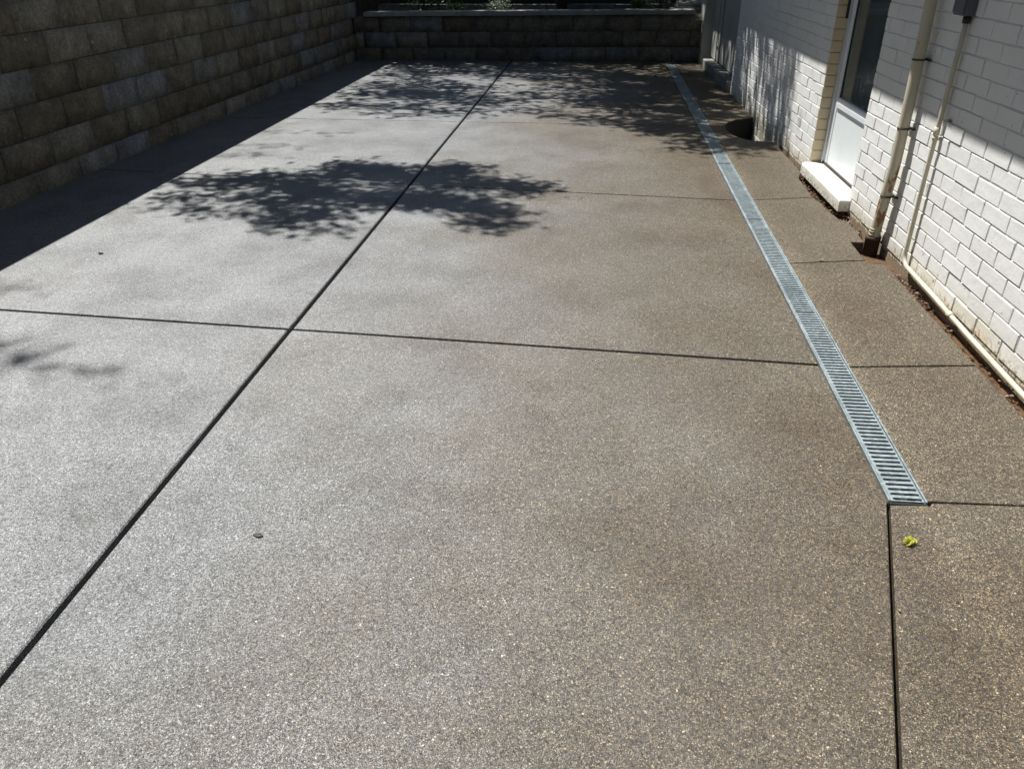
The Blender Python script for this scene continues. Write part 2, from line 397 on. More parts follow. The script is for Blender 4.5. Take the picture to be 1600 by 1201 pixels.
# strip between drain and house, four pieces
S0 = 2.243
slab([(GX1+.003, S0-.018), (1.762, S0), (1.752, 2.818), (1.745, 3.117), (1.744, 3.255), (GX1+.003, 3.188)])
slab([(GX1+.003, 3.200), (1.744, 3.267), (1.735, 4.10), (1.737, 4.49), (1.733, 4.535), (1.645, 4.545), (1.640, 4.590), (GX1+.003, 4.496)])
slab([(GX1+.003, 4.507), (1.638, 4.601), (1.640, 4.93), (1.722, 4.925), (1.738, 5.25), (1.732, 5.37), (1.690, 5.385), (1.681, 5.49), (1.661, 5.588), (1.655, 5.81), (1.636, 5.93), (GX1+.003, 5.825)])
slab([(GX1+.003, 5.836), (1.634, 5.945), (1.640, 6.2), (1.646, 6.48), (1.706, 6.70), (1.703, 7.2), (1.693, 7.865), (1.60, 7.862), (1.50, 7.876), (1.43, 7.955),
      (1.372, 8.07), (1.335, 8.25), (1.322, 8.42), (1.335, 8.60), (1.372, 8.74), (1.412, 8.82), (1.495, 8.932), (1.60, 9.00), (1.698, 9.045), (1.675, 10.4), (1.63, 12), (1.59, 14.0), (GX1+.003, 14.0)], .006)

# rounded rim pieces and floor of the vent pit
bm = bmesh.new()
prism(bm, [(1.25, 7.75), (1.76, 7.75), (1.76, 9.2), (1.25, 9.2)], -.33, -.27)
obj('pit_floor', bm, M_EARTH, patio)
PIT = [(1.697, 7.869), (1.60, 7.866), (1.502, 7.880), (1.434, 7.959), (1.376, 8.073), (1.340, 8.252), (1.327, 8.42), (1.340, 8.598), (1.377, 8.736), (1.416, 8.815), (1.498, 8.926), (1.60, 8.994), (1.694, 9.037)]
bm = bmesh.new(); up_ = [bm.verts.new((x, y, -.010)) for x, y in PIT]; dn_ = [bm.verts.new((x, y, -.30)) for x, y in PIT]
for i in range(len(PIT)-1): bm.faces.new((up_[i], up_[i+1], dn_[i+1], dn_[i]))
obj('pit_shade', bm, M_FILL, patio, smooth=True)  # black sheet added as the pit's shade, covering the slab sides
# earth strip beside the house wall
bm = bmesh.new()
prism(bm, [(1.60, YB), (2.05, YB), (1.95, 3.0), (1.85, 4.6), (1.78, 7.83), (1.64, 7.83), (1.60, 4.6)], -.30, -.075)
prism(bm, [(1.60, 9.12), (1.75, 9.12), (1.66, 13.9), (1.54, 13.9)], -.30, -.075)
obj('soil_strip', bm, M_RUBBLE, kind='structure')

# ------------------------------------------------------------------ trench drain
drain = thing('trench_drain', 'long galvanised slotted trench drain set flush in the concrete patio', 'trench drain', (0, 2.212, 0))
DL = 11.75
bm = bmesh.new()
for a, b in ((GX0, GX0+.0055), (GX1-.0055, GX1)): box(bm, a, b, 0, DL, -.10, .0045, .001)
for a, b in ((GX0+.0058, GX0+.0105), (GX1-.0105, GX1-.0058)): box(bm, a, b, 0, DL, -.022, -.006)
obj('edge_rail', bm, M_GALV, drain)
bm = bmesh.new()
box(bm, GX0-.003, GX1+.003, 0, DL, -.13, -.10); box(bm, GX0+.004, GX0+.02, 0, DL, -.10, -.022); box(bm, GX1-.02, GX1-.004, 0, DL, -.10, -.022)
obj('channel', bm, M_CHANNEL, drain)
bm = bmesh.new(); box(bm, GX0+.001, GX1-.001, -.013, -.001, -.10, -.002, .002); obj('end_plate', bm, M_BLACK, drain)

def grate_mesh(n, pitch, xa, xb):
    b = bmesh.new(); sa, sb = xa+.0165, xb-.0115; hw = .0070
    zt, zb = -.0030, -.010
    k = 6
    L = n*pitch - .007
    for i in range(n):
        yc = (i+.5)*pitch - .002; y0 = yc-pitch/2 if i else 0.0; y1 = yc+pitch/2 if i < n-1 else L
        loop = []
        for j in range(k+1):
            a = math.pi/2 - math.pi*j/k; loop.append((sb + hw*math.cos(a), yc + hw*math.sin(a)))
        for j in range(k+1):
            a = -math.pi/2 - math.pi*j/k; loop.append((sa + hw*math.cos(a), yc + hw*math.sin(a)))
        outer = []                                  # project each loop point to the cell border
        for (x, y) in loop[:k+1]:
            outer.append((xb, y1 if y > yc+hw*.99 else (y0 if y < yc-hw*.99 else yc + (y-yc)/hw*(y1-yc if y > yc else yc-y0))))
        for (x, y) in loop[k+1:]:
            outer.append((xa, y1 if y > yc+hw*.99 else (y0 if y < yc-hw*.99 else yc + (y-yc)/hw*(y1-yc if y > yc else yc-y0))))
        m_ = len(loop)
        lo_t = [b.verts.new((x, y, zt)) for x, y in loop]; ou_t = [b.verts.new((x, y, zt)) for x, y in outer]
        lo_b = [b.verts.new((x, y, zb)) for x, y in loop]
        for j in range(m_):
            q = (j+1) % m_
            b.faces.new((lo_t[j], lo_t[q], ou_t[q], ou_t[j]))
            b.faces.new((lo_t[q], lo_t[j], lo_b[j], lo_b[q]))
    bmesh.ops.remove_doubles(b, verts=b.verts, dist=1e-6)
    # turned-down skirts so that the section reads as folded plate
    for x in (xa, xb):
        box(b, x-.0008 if x == xb else x, x if x == xb else x+.0008, 0, L, -.02, zt)
    for y in (0, L): box(b, xa+.001, xb-.001, min(y, abs(y-.0008)), max(y, abs(y-.0008)), -.02, zt-.0002)
    bmesh.ops.recalc_face_normals(b, faces=[f for f in b.faces])
    return mesh_from(b, 'grate', M_GALV)
PITCH_SLOT = .0277
gm = grate_mesh(57, PITCH_SLOT, GX0+.0080, GX1-.0080)
for k in range(8):
    if k*57*PITCH_SLOT > DL: break
    g = place('grate', gm, drain, (0, .003+k*57*PITCH_SLOT, 0))
    g.location.z = random.uniform(-.0007, .0005); g.rotation_euler = (0, random.uniform(-.004, .004), random.uniform(-.0006, .0006))
bm = bmesh.new(); box(bm, (GX0+GX1)/2-.002, (GX0+GX1)/2+.002, 0, DL, -.03, -.008); obj('support_bar', bm, M_GALV, drain)

# ------------------------------------------------------------------ block retaining walls
BL, BH = .540, .238
def block_mesh(L, H, D=.22, seed=0):
    """rough faced block: front face at x = 0, chipped edges"""
    b = bmesh.new(); rnd = random.Random(seed); nx, nz = 4, 2
    def w(i, j):
        y = (i/nx)*(L-.0035)-(L-.0035)/2; z = (j/nz)*(H-.0045)
        edge = i in (0, nx) or j in (0, nz)
        return Vector((-.005 if edge else rnd.uniform(-.003, .008), y + (rnd.uniform(-.0015, .0015) if edge else 0), z))
    g = [[b.verts.new(w(i, j)) for j in range(nz+1)] for i in range(nx+1)]
    for i in range(nx):
        for j in range(nz):
            b.faces.new((g[i][j], g[i+1][j], g[i+1][j+1], g[i][j+1])).smooth = True
    ring = [g[i][0] for i in range(nx+1)] + [g[nx][j] for j in range(1, nz+1)] + [g[i][nz] for i in range(nx-1, -1, -1)] + [g[0][j] for j in range(nz-1, 0, -1)]
    back = [b.verts.new((-D, v.co.y, v.co.z)) for v in ring]
    for i in range(len(ring)):
        j = (i+1) % len(ring); b.faces.new((ring[j], ring[i], back[i], back[j]))
    bmesh.ops.recalc_face_normals(b, faces=list(b.faces))
    return mesh_from(b, 'block', M_BLOCK)
BLOCKS = [block_mesh(BL, BH, seed=i) for i in range(5)]

side = thing('retaining_wall', 'long dark side retaining wall of rough concrete blocks beside the patio', 'retaining wall', (-4.28, 6.0, 0), -.024, 'block retaining walls')
bm = bmesh.new()
def cap_top(y): return 1.96 - .058*(y-0.0)
ya, yb = -9.0, 8.1
vs = []
for x in (-.235, -.040):                          # core behind the blocks, dark in the open joints
    for y in (ya, yb):
        vs.append([bm.verts.new((x, y, -.3)), bm.verts.new((x, y, 1.585))])
bm.faces.new((vs[2][0], vs[3][0], vs[3][1], vs[2][1])); bm.faces.new((vs[0][0], vs[0][1], vs[1][1], vs[1][0]))
bm.faces.new((vs[0][1], vs[2][1], vs[3][1], vs[1][1])); bm.faces.new((vs[0][0], vs[2][0], vs[2][1], vs[0][1])); bm.faces.new((vs[1][0], vs[1][1], vs[3][1], vs[3][0]))
obj('wall_core', bm, M_FILL, side)
for c in range(-1, 7):
    z0 = .162 + BH*(c-1) if c > 0 else -.076 + BH*c
    z0 = -.076 + BH*c
    off = (.08 if c % 2 == 1 else .35)
    k = -17
    while True:
        y = off + k*BL; k += 1
        if y + BL/2 > yb: break
        if y < ya: continue
        wide = random.random() < .2
        o = place('block', random.choice(BLOCKS), side, (random.uniform(-.004, .003) - .002*c, y + random.uniform(-.002, .002), z0 + .002),
                  (random.uniform(-.003, .003), random.uniform(-.004, .004), random.uniform(-.006, .006)), (1, .992 if wide else .999, 1))
bm = bmesh.new()                                   # raked concrete top course
pr = [(ya, 1.59), (yb, 1.59), (yb, cap_top(yb)), (ya, cap_top(ya))]
A = [bm.verts.new((0.0, y, z)) for y, z in pr]; B = [bm.verts.new((-.3, y, z)) for y, z in pr]
bm.faces.new(A); bm.faces.new(B[::-1])
for i in range(4): bm.faces.new((A[(i+1) % 4], A[i], B[i], B[(i+1) % 4]))
obj('raked_capping', bm, M_CAP, side)
bm = bmesh.new(); prism(bm, [(-16, -6), (-4.78, -6), (-4.36, 17.5), (-16, 17.5)], -.4, 1.55)
obj('upper_bank', bm, M_EARTH, kind='structure')

back = thing('retaining_wall', 'low dark retaining wall with pale coping across the far end of the patio', 'retaining wall', (-1.2, 13.8, 0), 0, 'block retaining walls')
back.rotation_euler = (0, -.0072, 0)
for c in range(3):
    off = 0 if c % 2 else BL/2
    x = -3.05 + off
    while x < 2.95:
        o = place('block', random.choice(BLOCKS), back, (x, random.uniform(-.003, .003) + .004*c, -.036 + BH*c + .002), (0, 0, -math.pi/2 + random.uniform(-.005, .005)), (1, .997, 1))
        x += BL
bm = bmesh.new(); box(bm, -3.0, 3.05, .03, .24, -.3, .66); obj('wall_core', bm, M_FILL, back)
cm = None
bmc = bmesh.new(); box(bmc, -BL/2+.002, BL/2-.002, -.045, .27, 0, .066, .007, 2); cm = mesh_from(bmc, 'coping_stone', M_CAP)
x = -.16 + 1.2 + BL/2 - 7*BL
while x + BL/2 < 2.86:
    place('coping_stone', cm, back, (x, random.uniform(-.003, .003), .682 + random.uniform(-.0015, .0015)), (random.uniform(-.004, .004), random.uniform(-.002, .002), random.uniform(-.003, .003)))
    x += BL

# raised garden behind it, with its own low edging and a return of paving stones
bm = bmesh.new(); prism(bm, [(-4.4, 14.05), (3.0, 14.05), (3.0, 17.6), (-4.4, 17.6)], -.3, .66)
obj('garden_bed', bm, M_EARTH, kind='structure')
edging = thing('garden_edging', 'thin pale-topped stone edging inside the shaded garden bed', 'garden edging', (-.8, 15.0, .66))
bmc = bmesh.new(); box(bmc, -.298, .298, -.06, .09, 0, .115, .008, 2); em = mesh_from(bmc, 'edging_stone', M_DARKCAP)
for k in range(-5, 5):
    place('edging_stone', em, edging, (k*.6+.1, random.uniform(-.006, .006), random.uniform(-.004, .004)), (0, 0, random.uniform(-.01, .01)))
stack = thing('stone_stack', 'two pale paving slabs stacked at the right end of the low wall', 'stacked slabs', (1.40, 14.35, .738))
for k, (dx, dy) in enumerate(((0, 0), (.02, .05))):
    b = bmesh.new(); box(b, -.20+dx, .22+dx, -.28+dy, .42+dy, .002+k*.055, .052+k*.055, .008, 2); obj('paving_slab', b, M_CAP, stack)
bm = bmesh.new(); prism(bm, [(1.12, 14.08), (1.75, 14.08), (1.75, 14.9), (1.12, 14.9)], .60, .736); obj('stone_plinth', bm, M_CAP, stack)
stack.location = (1.40, 14.35, .738)
for ch in stack.children:
    if ch.name.startswith('stone_plinth'): ch.location = -Vector(stack.location)

fence = thing('timber_fence', 'dark timber paling fence behind the shaded garden bed', 'fence', (-.8, 17.4, .66))
bmc = bmesh.new(); box(bmc, -.07, .07, -.01, .01, 0, 1.75, .002); fm = mesh_from(bmc, 'paling', M_FENCE)
for k in range(44):
    place('paling', fm, fence, (-3.6+k*.152, random.uniform(-.004, .004), random.uniform(-.02, .02)), (0, random.uniform(-.006, .006), 0))
bm = bmesh.new()
for z in (.3, 1.4): box(bm, -3.7, 3.1, .012, .05, z, z+.07)
obj('fence_rail', bm, M_FENCE, fence)
bm = bmesh.new(); box(bm, -3.75, 3.2, -.05, -.012, -.1, .16, .004); obj('foot_board', bm, M_FENCE, fence)

trestle = thing('trestle', 'dark timber trestle with splayed legs standing in the garden bed', 'trestle', (-2.72, 14.55, .66))
bm = bmesh.new(); box(bm, -.30, .30, -.05, .05, .78, .83, .004); obj('crossbar', bm, M_TIMBER, trestle)
for x in (-.16, .12):
    for s in (-1, 1):
        for t in (-1,):
            bm = bmesh.new(); tube(bm, [(x+s*.075, -.03*s, 0), (x+s*.012, -.01*s, .79)], .011, 6); obj('leg', bm, M_TIMBER, trestle)

# ------------------------------------------------------------------ house
TH = .0262; HO = Vector((1.83, 4.6, 0))
house = thing('house', 'white painted brick house wall with a recessed glazed door', 'house', HO, TH)
HM = Matrix.Translation(HO) @ Matrix.Rotation(TH, 4, 'Z'); HMI = HM.inverted()
EAVE_Z, EAVE_O = 2.43, .608
OP0, OP1, OPT = 1.045, 2.140, 2.12                # door opening along the wall, top
Y0H, Y1H, YP = -7.5, 6.10, 8.63
CZ0, CP = .007, .083                              # course pitch
RC = .0062                                         # mortar recess
bm = bmesh.new()                                   # body of the wall: what shows in the joints
for (a, b, z0, z1) in ((Y0H, OP0-.004, -.32, 2.5), (OP0-.004, OP1+.004, OPT, 2.5), (OP1+.004, Y1H-.004, -.32, 2.5), (OP0-.004, OP1+.004, -.32, .01)):
    box(bm, RC, .24, a, b, z0, z1)
wall = obj('wall', bm, M_MORTAR, house)

def brick_mesh(L, seed, H=.0755, D=.055):
    b = bmesh.new(); box(b, 0, D, -L/2, L/2, 0, H, .0028, 1)
    r = random.Random(seed)
    for v in b.verts: v.co += Vector((r.uniform(-.0013, .0010), r.uniform(-.0018, .0018), r.uniform(-.0014, .0014)))
    return mesh_from(b, 'brick', M_WALL)
FULL = [brick_mesh(.2425, i) for i in range(5)]
cutm = {}
def bricks_of(ya, yb, z0c, z1c):
    """all bricks of the running bond between two ends"""
    out = []
    for c in range(z0c, z1c):
        off = .115 if c % 2 else -.01              # perpends of this course
        off += .012*math.sin(c*1.7)
        k = math.floor((ya-off)/.25)
        while True:
            a = max(off+k*.25, ya); b = min(off+(k+1)*.25, yb); k += 1
            if a >= yb: break
            if b - a < .03: continue
            out.append((c, a + (.0038 if a > ya else 0), b - (.0038 if b < yb else 0)))
    return out
cands = [(x, True) for x in bricks_of(OP1, Y1H, 0, 28)] + [(x, False) for x in bricks_of(Y0H, OP0, 0, 28)] + [(x, False) for x in bricks_of(OP1, Y1H, -4, 0)]
cands += [(x, False) for x in bricks_of(OP0, OP1, 26, 28)]
camp = Vector((0, 0, EYE)); flen = 1203.2
def seen_size(c, a, b):
    p = HM @ Vector((0, (a+b)/2, CZ0+CP*(c+.5))) - camp; z = p.dot(fw)
    if z < .3: return 0
    x, y = flen*p.dot(rt2)/z, flen*p.dot(up2)/z
    if abs(x) > 840 or abs(y) > 625: return 0
    n_ = HM.to_3x3() @ Vector((-1, 0, 0)); cosv = -p.normalized().dot(n_)
    return max(0, (b-a)*.083*cosv/p.length_squared)
ranked = sorted(cands, key=lambda q: -seen_size(*q[0]))
rest = bmesh.new()
for i, ((c, a, b), far) in enumerate(ranked):
    y = (a+b)/2; z = CZ0 + CP*c + .0035 + random.uniform(-.0018, .0018); x = random.uniform(-.0022, .0022)
    if i < 298 and seen_size(c, a, b) > 0:
        full = abs((b-a)-.2424) < .004
        if full: me = random.choice(FULL)
        else:
            key = round(b-a, 3)
            if key not in cutm: cutm[key] = brick_mesh(b-a, 11)
            me = cutm[key]
        o = place('brick', me, wall, (x, y, z), (random.uniform(-.010, .010), random.uniform(-.008, .008), random.uniform(-.006, .006)))
    else:
        box(rest, x, .055, a, b, z, z+.0755, .0028)
o = obj('far_brickwork', rest, M_WALL, wall, kind='stuff')

# cream painted reveals of the door opening, brick by brick on the side that shows
bmc = bmesh.new(); box(bmc, .0, .10, .0, .012, 0, .0755, .0022); rm = mesh_from(bmc, 'reveal_brick', M_JAMB)
bm = bmesh.new(); box(bm, .006, .24, OP1-.0035, OP1+.004, .0, OPT); box(bm, .006, .24, OP0-.004, OP0+.001, .0, OPT)
reveal = obj('reveal', bm, M_JAMB, house)
for c in range(0, 25):
    place('reveal_brick', rm, reveal, (-.0005 + random.uniform(-.001, .001), OP1-.0125 + random.uniform(-.0012, .0012), CZ0+CP*c+.0035), (random.uniform(-.004, .004), 0, 0))

# projecting sill below the door
bm = bmesh.new()
prism(bm, [(-.076, 1.0), (.13, 1.0), (.13, 2.128), (-.03, 2.128), (-.058, 2.12), (-.072, 2.10), (-.076, 2.07)], -.004, .078, .010)
obj('sill', bm, M_SILL, house)
bm = bmesh.new(); box(bm, -.030, .1, 1.045, 2.12, -.30, -.006); obj('sill_footing', bm, M_RUBBLE, house)

# the door: aluminium frame, glazed above, panel below
door = bpy.data.objects.new('door', None); link(door, house); door.location = (.10, 0, 0)
DB = .082
def part(name, mat, *boxes, parent=door, bevel=.003):
    b = bmesh.new()
    for q in boxes: box(b, *q, bevel, 1)
    return obj(name, b, mat, parent)
part('frame', M_SILVER, (-.022, .05, OP1-.055, OP1-.013, DB, OPT-.002), (-.022, .05, OP0+.002, OP0+.05, DB, OPT-.002), (-.021, .05, OP0+.05, OP1-.055, OPT-.06, OPT-.003))
part('stile', M_ALU, (-.004, .036, OP1-.128, OP1-.058, DB+.012, OPT-.064)); part('stile', M_ALU, (-.004, .036, OP0+.053, OP0+.128, DB+.012, OPT-.064))
part('middle_rail', M_ALU, (-.014, .030, OP0+.1285, OP1-.1285, .535, .572), (-.006, .028, OP0+.1285, OP1-.1285, .573, .607))
part('lower_panel', M_PANEL, (.002, .022, OP0+.129, OP1-.129, DB+.012, .5345), bevel=.001)
part('glass_pane', M_GLASS, (.012, .018, OP0+.129, OP1-.129, .6075, OPT-.065), bevel=0)
part('gasket', M_BLACK, (.004, .0115, OP1-.1365, OP1-.1287, .6075, OPT-.066), bevel=0)
part('threshold', M_CLAY, (-.012, .03, OP0+.052, OP1-.057, DB-.002, DB+.0115), bevel=.001)
part('latch_box', M_BLACK, (-.035, -.0225, OP1-.047, OP1-.018, 1.16, 1.42), bevel=.003)
# dim room behind the glass
bm = bmesh.new()
for q in ((.9, .95, -.2, 3.4, .05, 2.4), (.245, .9, 3.4, 3.45, .05, 2.4), (.245, .9, -.25, -.2, .05, 2.4), (.245, .9, -.2, 3.4, .0, .05), (.245, .9, -.2, 3.4, 2.4, 2.45)): box(bm, *q)
obj('room', bm, M_ROOM, house)
bm = bmesh.new(); pts = []
for k in range(30):
    y = 1.42 + k*.022; x = .24 + .02*math.sin(k*1.5); pts.append((x, y))
for (x, y), (x2, y2) in zip(pts, pts[1:]):
    bm.faces.new([bm.verts.new(q) for q in ((x, y, .1), (x2, y2, .1), (x2, y2, 2.1), (x, y, 2.1))])
bmesh.ops.remove_doubles(bm, verts=bm.verts, dist=1e-5)
obj('curtain', bm, M_CURTAIN, house, smooth=True)

# boarded doors at the far end, on two low concrete sills
fd = bpy.data.objects.new('boarded_door', None); link(fd, house); fd.location = (.12, 0, 0)
part('backing', M_FILL, (.05, .09, Y1H-.02, 9.6, .1, 2.3), parent=fd, bevel=0)
for a, b, dx in ((6.0, 7.32, 0.0), (7.36, 7.63, .004), (7.636, 8.02, .012), (8.04, 8.25, -.006), (8.35, 8.72, 0.0), (8.73, 9.6, .01)):
    part('board', M_FRAME, (dx, dx+.035, a, b, .128, 2.3), parent=fd, bevel=.004)
part('catch', M_BRASS, (-.02, -.0005, 8.13, 8.17, .30, .345), parent=fd, bevel=.004)
for a, b in ((6.16, 7.16), (7.28, 8.56)):
    bm = bmesh.new(); box(bm, -.03, .118, a, b, -.12, .122, .008, 2); obj('low_sill', bm, M_CAP, house)
bm = bmesh.new(); box(bm, -.012, .24, YP+.35, 11.0, -.3, 2.5); box(bm, .215, .24, Y1H, YP+.35, -.3, 2.5); box(bm, -.005, .22, Y1H, YP+.35, 2.3, 2.5)
obj('end_pier', bm, M_FRAME, house)
bm = bmesh.new(); box(bm, .001, .21, 6.104, YP+.34, -.3, -.125); obj('footing', bm, M_CAP, house)
# eave, gutter and roof above the frame (its shadow crosses the wall)
bm = bmesh.new(); box(bm, -EAVE_O, .3, -7.6, 12.5, EAVE_Z, EAVE_Z+.03); box(bm, -EAVE_O-.02, -EAVE_O+.01, -7.6, 12.5, EAVE_Z-.02, EAVE_Z+.17)
obj('eave', bm, M_ROOF, house)
bm = bmesh.new()
va = [bm.verts.new(q) for q in ((-EAVE_O-.03, -7.7, EAVE_Z+.175), (-EAVE_O-.03, 12.6, EAVE_Z+.175), (5.5, 12.6, 7.0), (5.5, -7.7, 7.0))]
vb = [bm.verts.new(v.co + Vector((0, 0, -.05))) for v in va]
bm.faces.new(va[::-1]); bm.faces.new(vb)
for i in range(4): bm.faces.new((va[i], va[(i+1) % 4], vb[(i+1) % 4], vb[i]))
obj('roof', bm, M_ROOF, house)  # pitch steepened to keep sky light off the yard

# ------------------------------------------------------------------ pipes and box on the house wall
def on_house(name, label, cat, y, z=0.0, x=0.0):
    return thing(name, label, cat, HM @ Vector((x, y, z)), TH)
dp = on_house('downpipe', 'rusty cream drainpipe fixed to the white wall beside the door', 'drainpipe', .262)
bm = bmesh.new(); tube(bm, [(-.0545, .05, -.14), (-.0545, .045, .06), (-.0535, .02, .25), (-.0525, -.012, .5), (-.0525, -.005, .9), (-.0525, .018, 1.4), (-.0525, .045, 2.36)], .0320, 24)
obj('pipe', bm, M_PIPE, dp)
for z, y in ((.316, .004), (.719, -.012), (1.088, .003)):
    bm = bmesh.new(); tube(bm, [(-.0525, y, z-.004), (-.0525, y, z+.004)],   .0355, 24); box(bm, -.018, .0, y-.048, y+.048, z-.0038, z+.0038); obj('strap', bm, M_BLACK, dp)
bm = bmesh.new(); tube(bm, [(-.057, .046, -.17), (-.057, .046, .030), (-.057, .046, .0302), (-.057, .046, .050), (-.057, .046, .0502), (-.057, .046, .0503)], [.045, .044, .047, .0465, .042, .034], 22); obj('collar', bm, M_CLAY, dp)
for z in (.062, .084, .10):
    bm = bmesh.new(); tube(bm, [(-.0543, .0435, z-.004), (-.0543, .0435, z+.004)], .0375, 20); obj('ring', bm, M_PIPE, dp)

cd = on_house('conduit_pipe', 'thin cream conduit dropping from a grey box and running along the wall base', 'conduit', -.135)
pts = [(-.024, -.005, 1.335), (-.026, 0, 1.0), (-.028, .005, .55), (-.028, .004, .12)]
for k in range(7):
    a = k/6*math.pi/2; pts.append((-.029, .004-.075*(1-math.cos(a)), .095-.06*math.sin(a)))
pts += [(-.030, -.45, .024), (-.030, -.9, .004), (-.030, -1.5, -.012), (-.030, -2.5, -.02), (-.03, -6, -.03)]
bm = bmesh.new(); tube(bm, pts, .0125, 14); obj('tube', bm, M_CONDUIT, cd)
for q in (((-.0275, .0045, .76), (-.0275, .0045, .80)), ((-.030, -.66, .0155), (-.030, -.70, .0135))):
    bm = bmesh.new(); tube(bm, q, .0160, 14); obj('coupling', bm, M_CONDUIT, cd)
bm = bmesh.new(); box(bm, -.006, -.0, -.030, .042, .738, .750, .001); tube(bm, [(-.0278, .0045, .738), (-.0278, .0045, .750)], .0150, 14); obj('saddle', bm, M_CONDUIT, cd)
cl = on_house('cable_clip', 'small dark clip screwed to the white wall beside the thin conduit', 'cable clip', -.20, .845)
bm = bmesh.new(); box(bm, -.012, 0, -.012, .022, -.004, .004, .001); tube(bm, [(-.006, -.012, 0), (-.014, -.018, 0)], .005, 8); obj('clip', bm, M_BOX, cl)

bx = on_house('electrical_box', 'dark grey electrical box on the white wall above the thin conduit', 'electrical box', -.105, 1.335)
bm = bmesh.new(); box(bm, -.058, .0, -.066, .066, .002, .27, .004, 2); obj('casing', bm, M_BOX, bx)
bm = bmesh.new(); box(bm, -.066, -.0582, -.062, .062, .012, .262, .003); obj('lid', bm, M_BOX, bx)
bm = bmesh.new(); tube(bm, [(-.024, -.032, -.032), (-.024, -.032, .004)], .0195, 14); obj('gland', bm, M_BLACK, bx)

tap = thing('garden_tap', 'small metal tap pipe poking out near the end of the low back wall', 'tap', (1.54, 13.70, .60))
bm = bmesh.new(); tube(bm, [(.06, .08, .03), (.06, .0, .03), (-.07, .0, .032)], .009, 10); obj('spout', bm, M_BRASS, tap)
bm = bmesh.new(); tube(bm, [(.06, .03, -.66), (.06, .03, .03)], .011, 10); obj('riser', bm, M_BOX, tap)
bm = bmesh.new(); tube(bm, [(.0, .0, .032), (.0, .0, .06)], .006, 8); box(bm, -.022, .022, -.005, .005, .06, .068, .002); obj('handle', bm, M_BRASS, tap)

# ------------------------------------------------------------------ rubble along the wall
def stone(b, p, r, rnd):
    s = bmesh.new(); bmesh.ops.create_icosphere(s, subdivisions=1, radius=r)
    sc_ = Vector((rnd.uniform(.7, 1.3), rnd.uniform(.7, 1.3), rnd.uniform(.45, .9)))
    for v in s.verts:
        v.co = Vector((v.co.x*sc_.x, v.co.y*sc_.y, v.co.z*sc_.z))*rnd.uniform(.75, 1.2) + p
    merge(b, s)
rnd = random.Random(3); bm = bmesh.new()
def edge_x(y):
    E_ = [(-3.2, 1.775), (2.2, 1.765), (3.2, 1.745), (4.5, 1.735), (4.95, 1.70), (5.3, 1.735), (5.5, 1.68), (5.95, 1.637), (6.5, 1.65), (6.75, 1.705), (7.83, 1.69)]
    for (a, x), (b, x2) in zip(E_, E_[1:]):
        if y <= b: return x + (x2-x)*(y-a)/(b-a)
    return 1.69
for k in range(1900):
    y = rnd.uniform(2.4, 7.8); e = edge_x(y); w = 1.83-.0262*(y-4.6)
    if 4.50 < y < 4.97: continue
    dens = 1.0 if 5.3 < y < 7.6 or 4.0 < y < 5.3 else .22
    if rnd.random() > dens: continue
    t = rnd.random(); x = e + .004 + (w-e-.006)*t
    hgt = (.020 + .03*t) if 5.35 < y < 7.0 else .012 + .02*t
    stone(bm, Vector((x, y, -.072 + rnd.random()*hgt)), rnd.choice((.004, .005, .006, .008, .011)), rnd)
obj('rubble', bm, M_CHIPS, kind='stuff')

# ------------------------------------------------------------------ small things on the patio
def leaf_shape(b, L, W, fold, curl, rnd, m_=None):
    n = 6; rows = []
    for i in range(n+1):
        t = i/n; w = W*math.sin(math.pi*min(1, t*.92+.04))**.8*(1-.25*t)
        y = (t-.5)*L; z = .004 + curl*math.sin(t*math.pi*1.5)*L*.3
        rows.append([Vector((s*w/2, y + rnd.uniform(-.002, .002)*(1 if s else 0), z + abs(s)*fold*w + rnd.uniform(0, .0025))) for s in (-1, 0, 1)])
    vv = [[b.verts.new(m_ @ q if m_ else q) for q in r] for r in rows]
    for r, s in zip(vv, vv[1:]):
        for j in range(2):
            try: b.faces.new((r[j], r[j+1], s[j+1], s[j]))
            except ValueError: pass
n = N('yellow_leaf'); p = n.pos()
M_YLEAF = n.out(n.mix(n.ramp(n.noise(p, 120, 4), [(.35, 0), (.65, 1)]), (.20, .24, .02), (.55, .50, .06)), .5)
M_BROWNLEAF = mat_simple('dry_leaf', (.30, .22, .10), .7, var=.4, vs=90)
rl = random.Random(5)
yl = bpy.data.objects.new('fallen_leaf', None); link(yl); yl.location = (1.043, 1.997, .001); yl.rotation_euler = (0, 0, .3); yl.scale = (.82, .82, .82)
tag(yl, 'crumpled yellow green leaf cluster lying near the end of the drain', 'leaf')
for k in range(7):
    b = bmesh.new(); a = k*.9+rl.uniform(-.3, .3)
    mm = Matrix.Translation((.013*math.cos(a*2), .010*math.sin(a*2), .001+.003*rl.random())) @ Matrix.Rotation(a, 4, 'Z') @ Matrix.Rotation(rl.uniform(-.5, .5), 4, 'X') @ Matrix.Rotation(rl.uniform(-.5, .5), 4, 'Y')
    leaf_shape(b, .034, .020, rl.uniform(.1, .6), rl.uniform(.1, .5), rl, mm); obj('leaflet', b, M_YLEAF, yl)
b = bmesh.new(); tube(b, [(.016, -.012, .004), (.035, -.022, .003)], .0012, 6); obj('stalk', b, M_YLEAF, yl)
b = bmesh.new(); leaf_shape(b, .040, .018, .3, .3, rl); o = obj('fallen_leaf', b, M_BROWNLEAF, loc=(1.371, 4.555, .001)); o.rotation_euler = (0, 0, 1.2)
tag(o, 'tiny dry leaf on the concrete between drain and drainpipe', 'leaf')
b = bmesh.new(); leaf_shape(b, .012, .008, .3, .3, rl); o = obj('fallen_leaf', b, M_BROWNLEAF, loc=(.904+.012, 1.695, .0)); o.rotation_euler = (0, 0, .4)
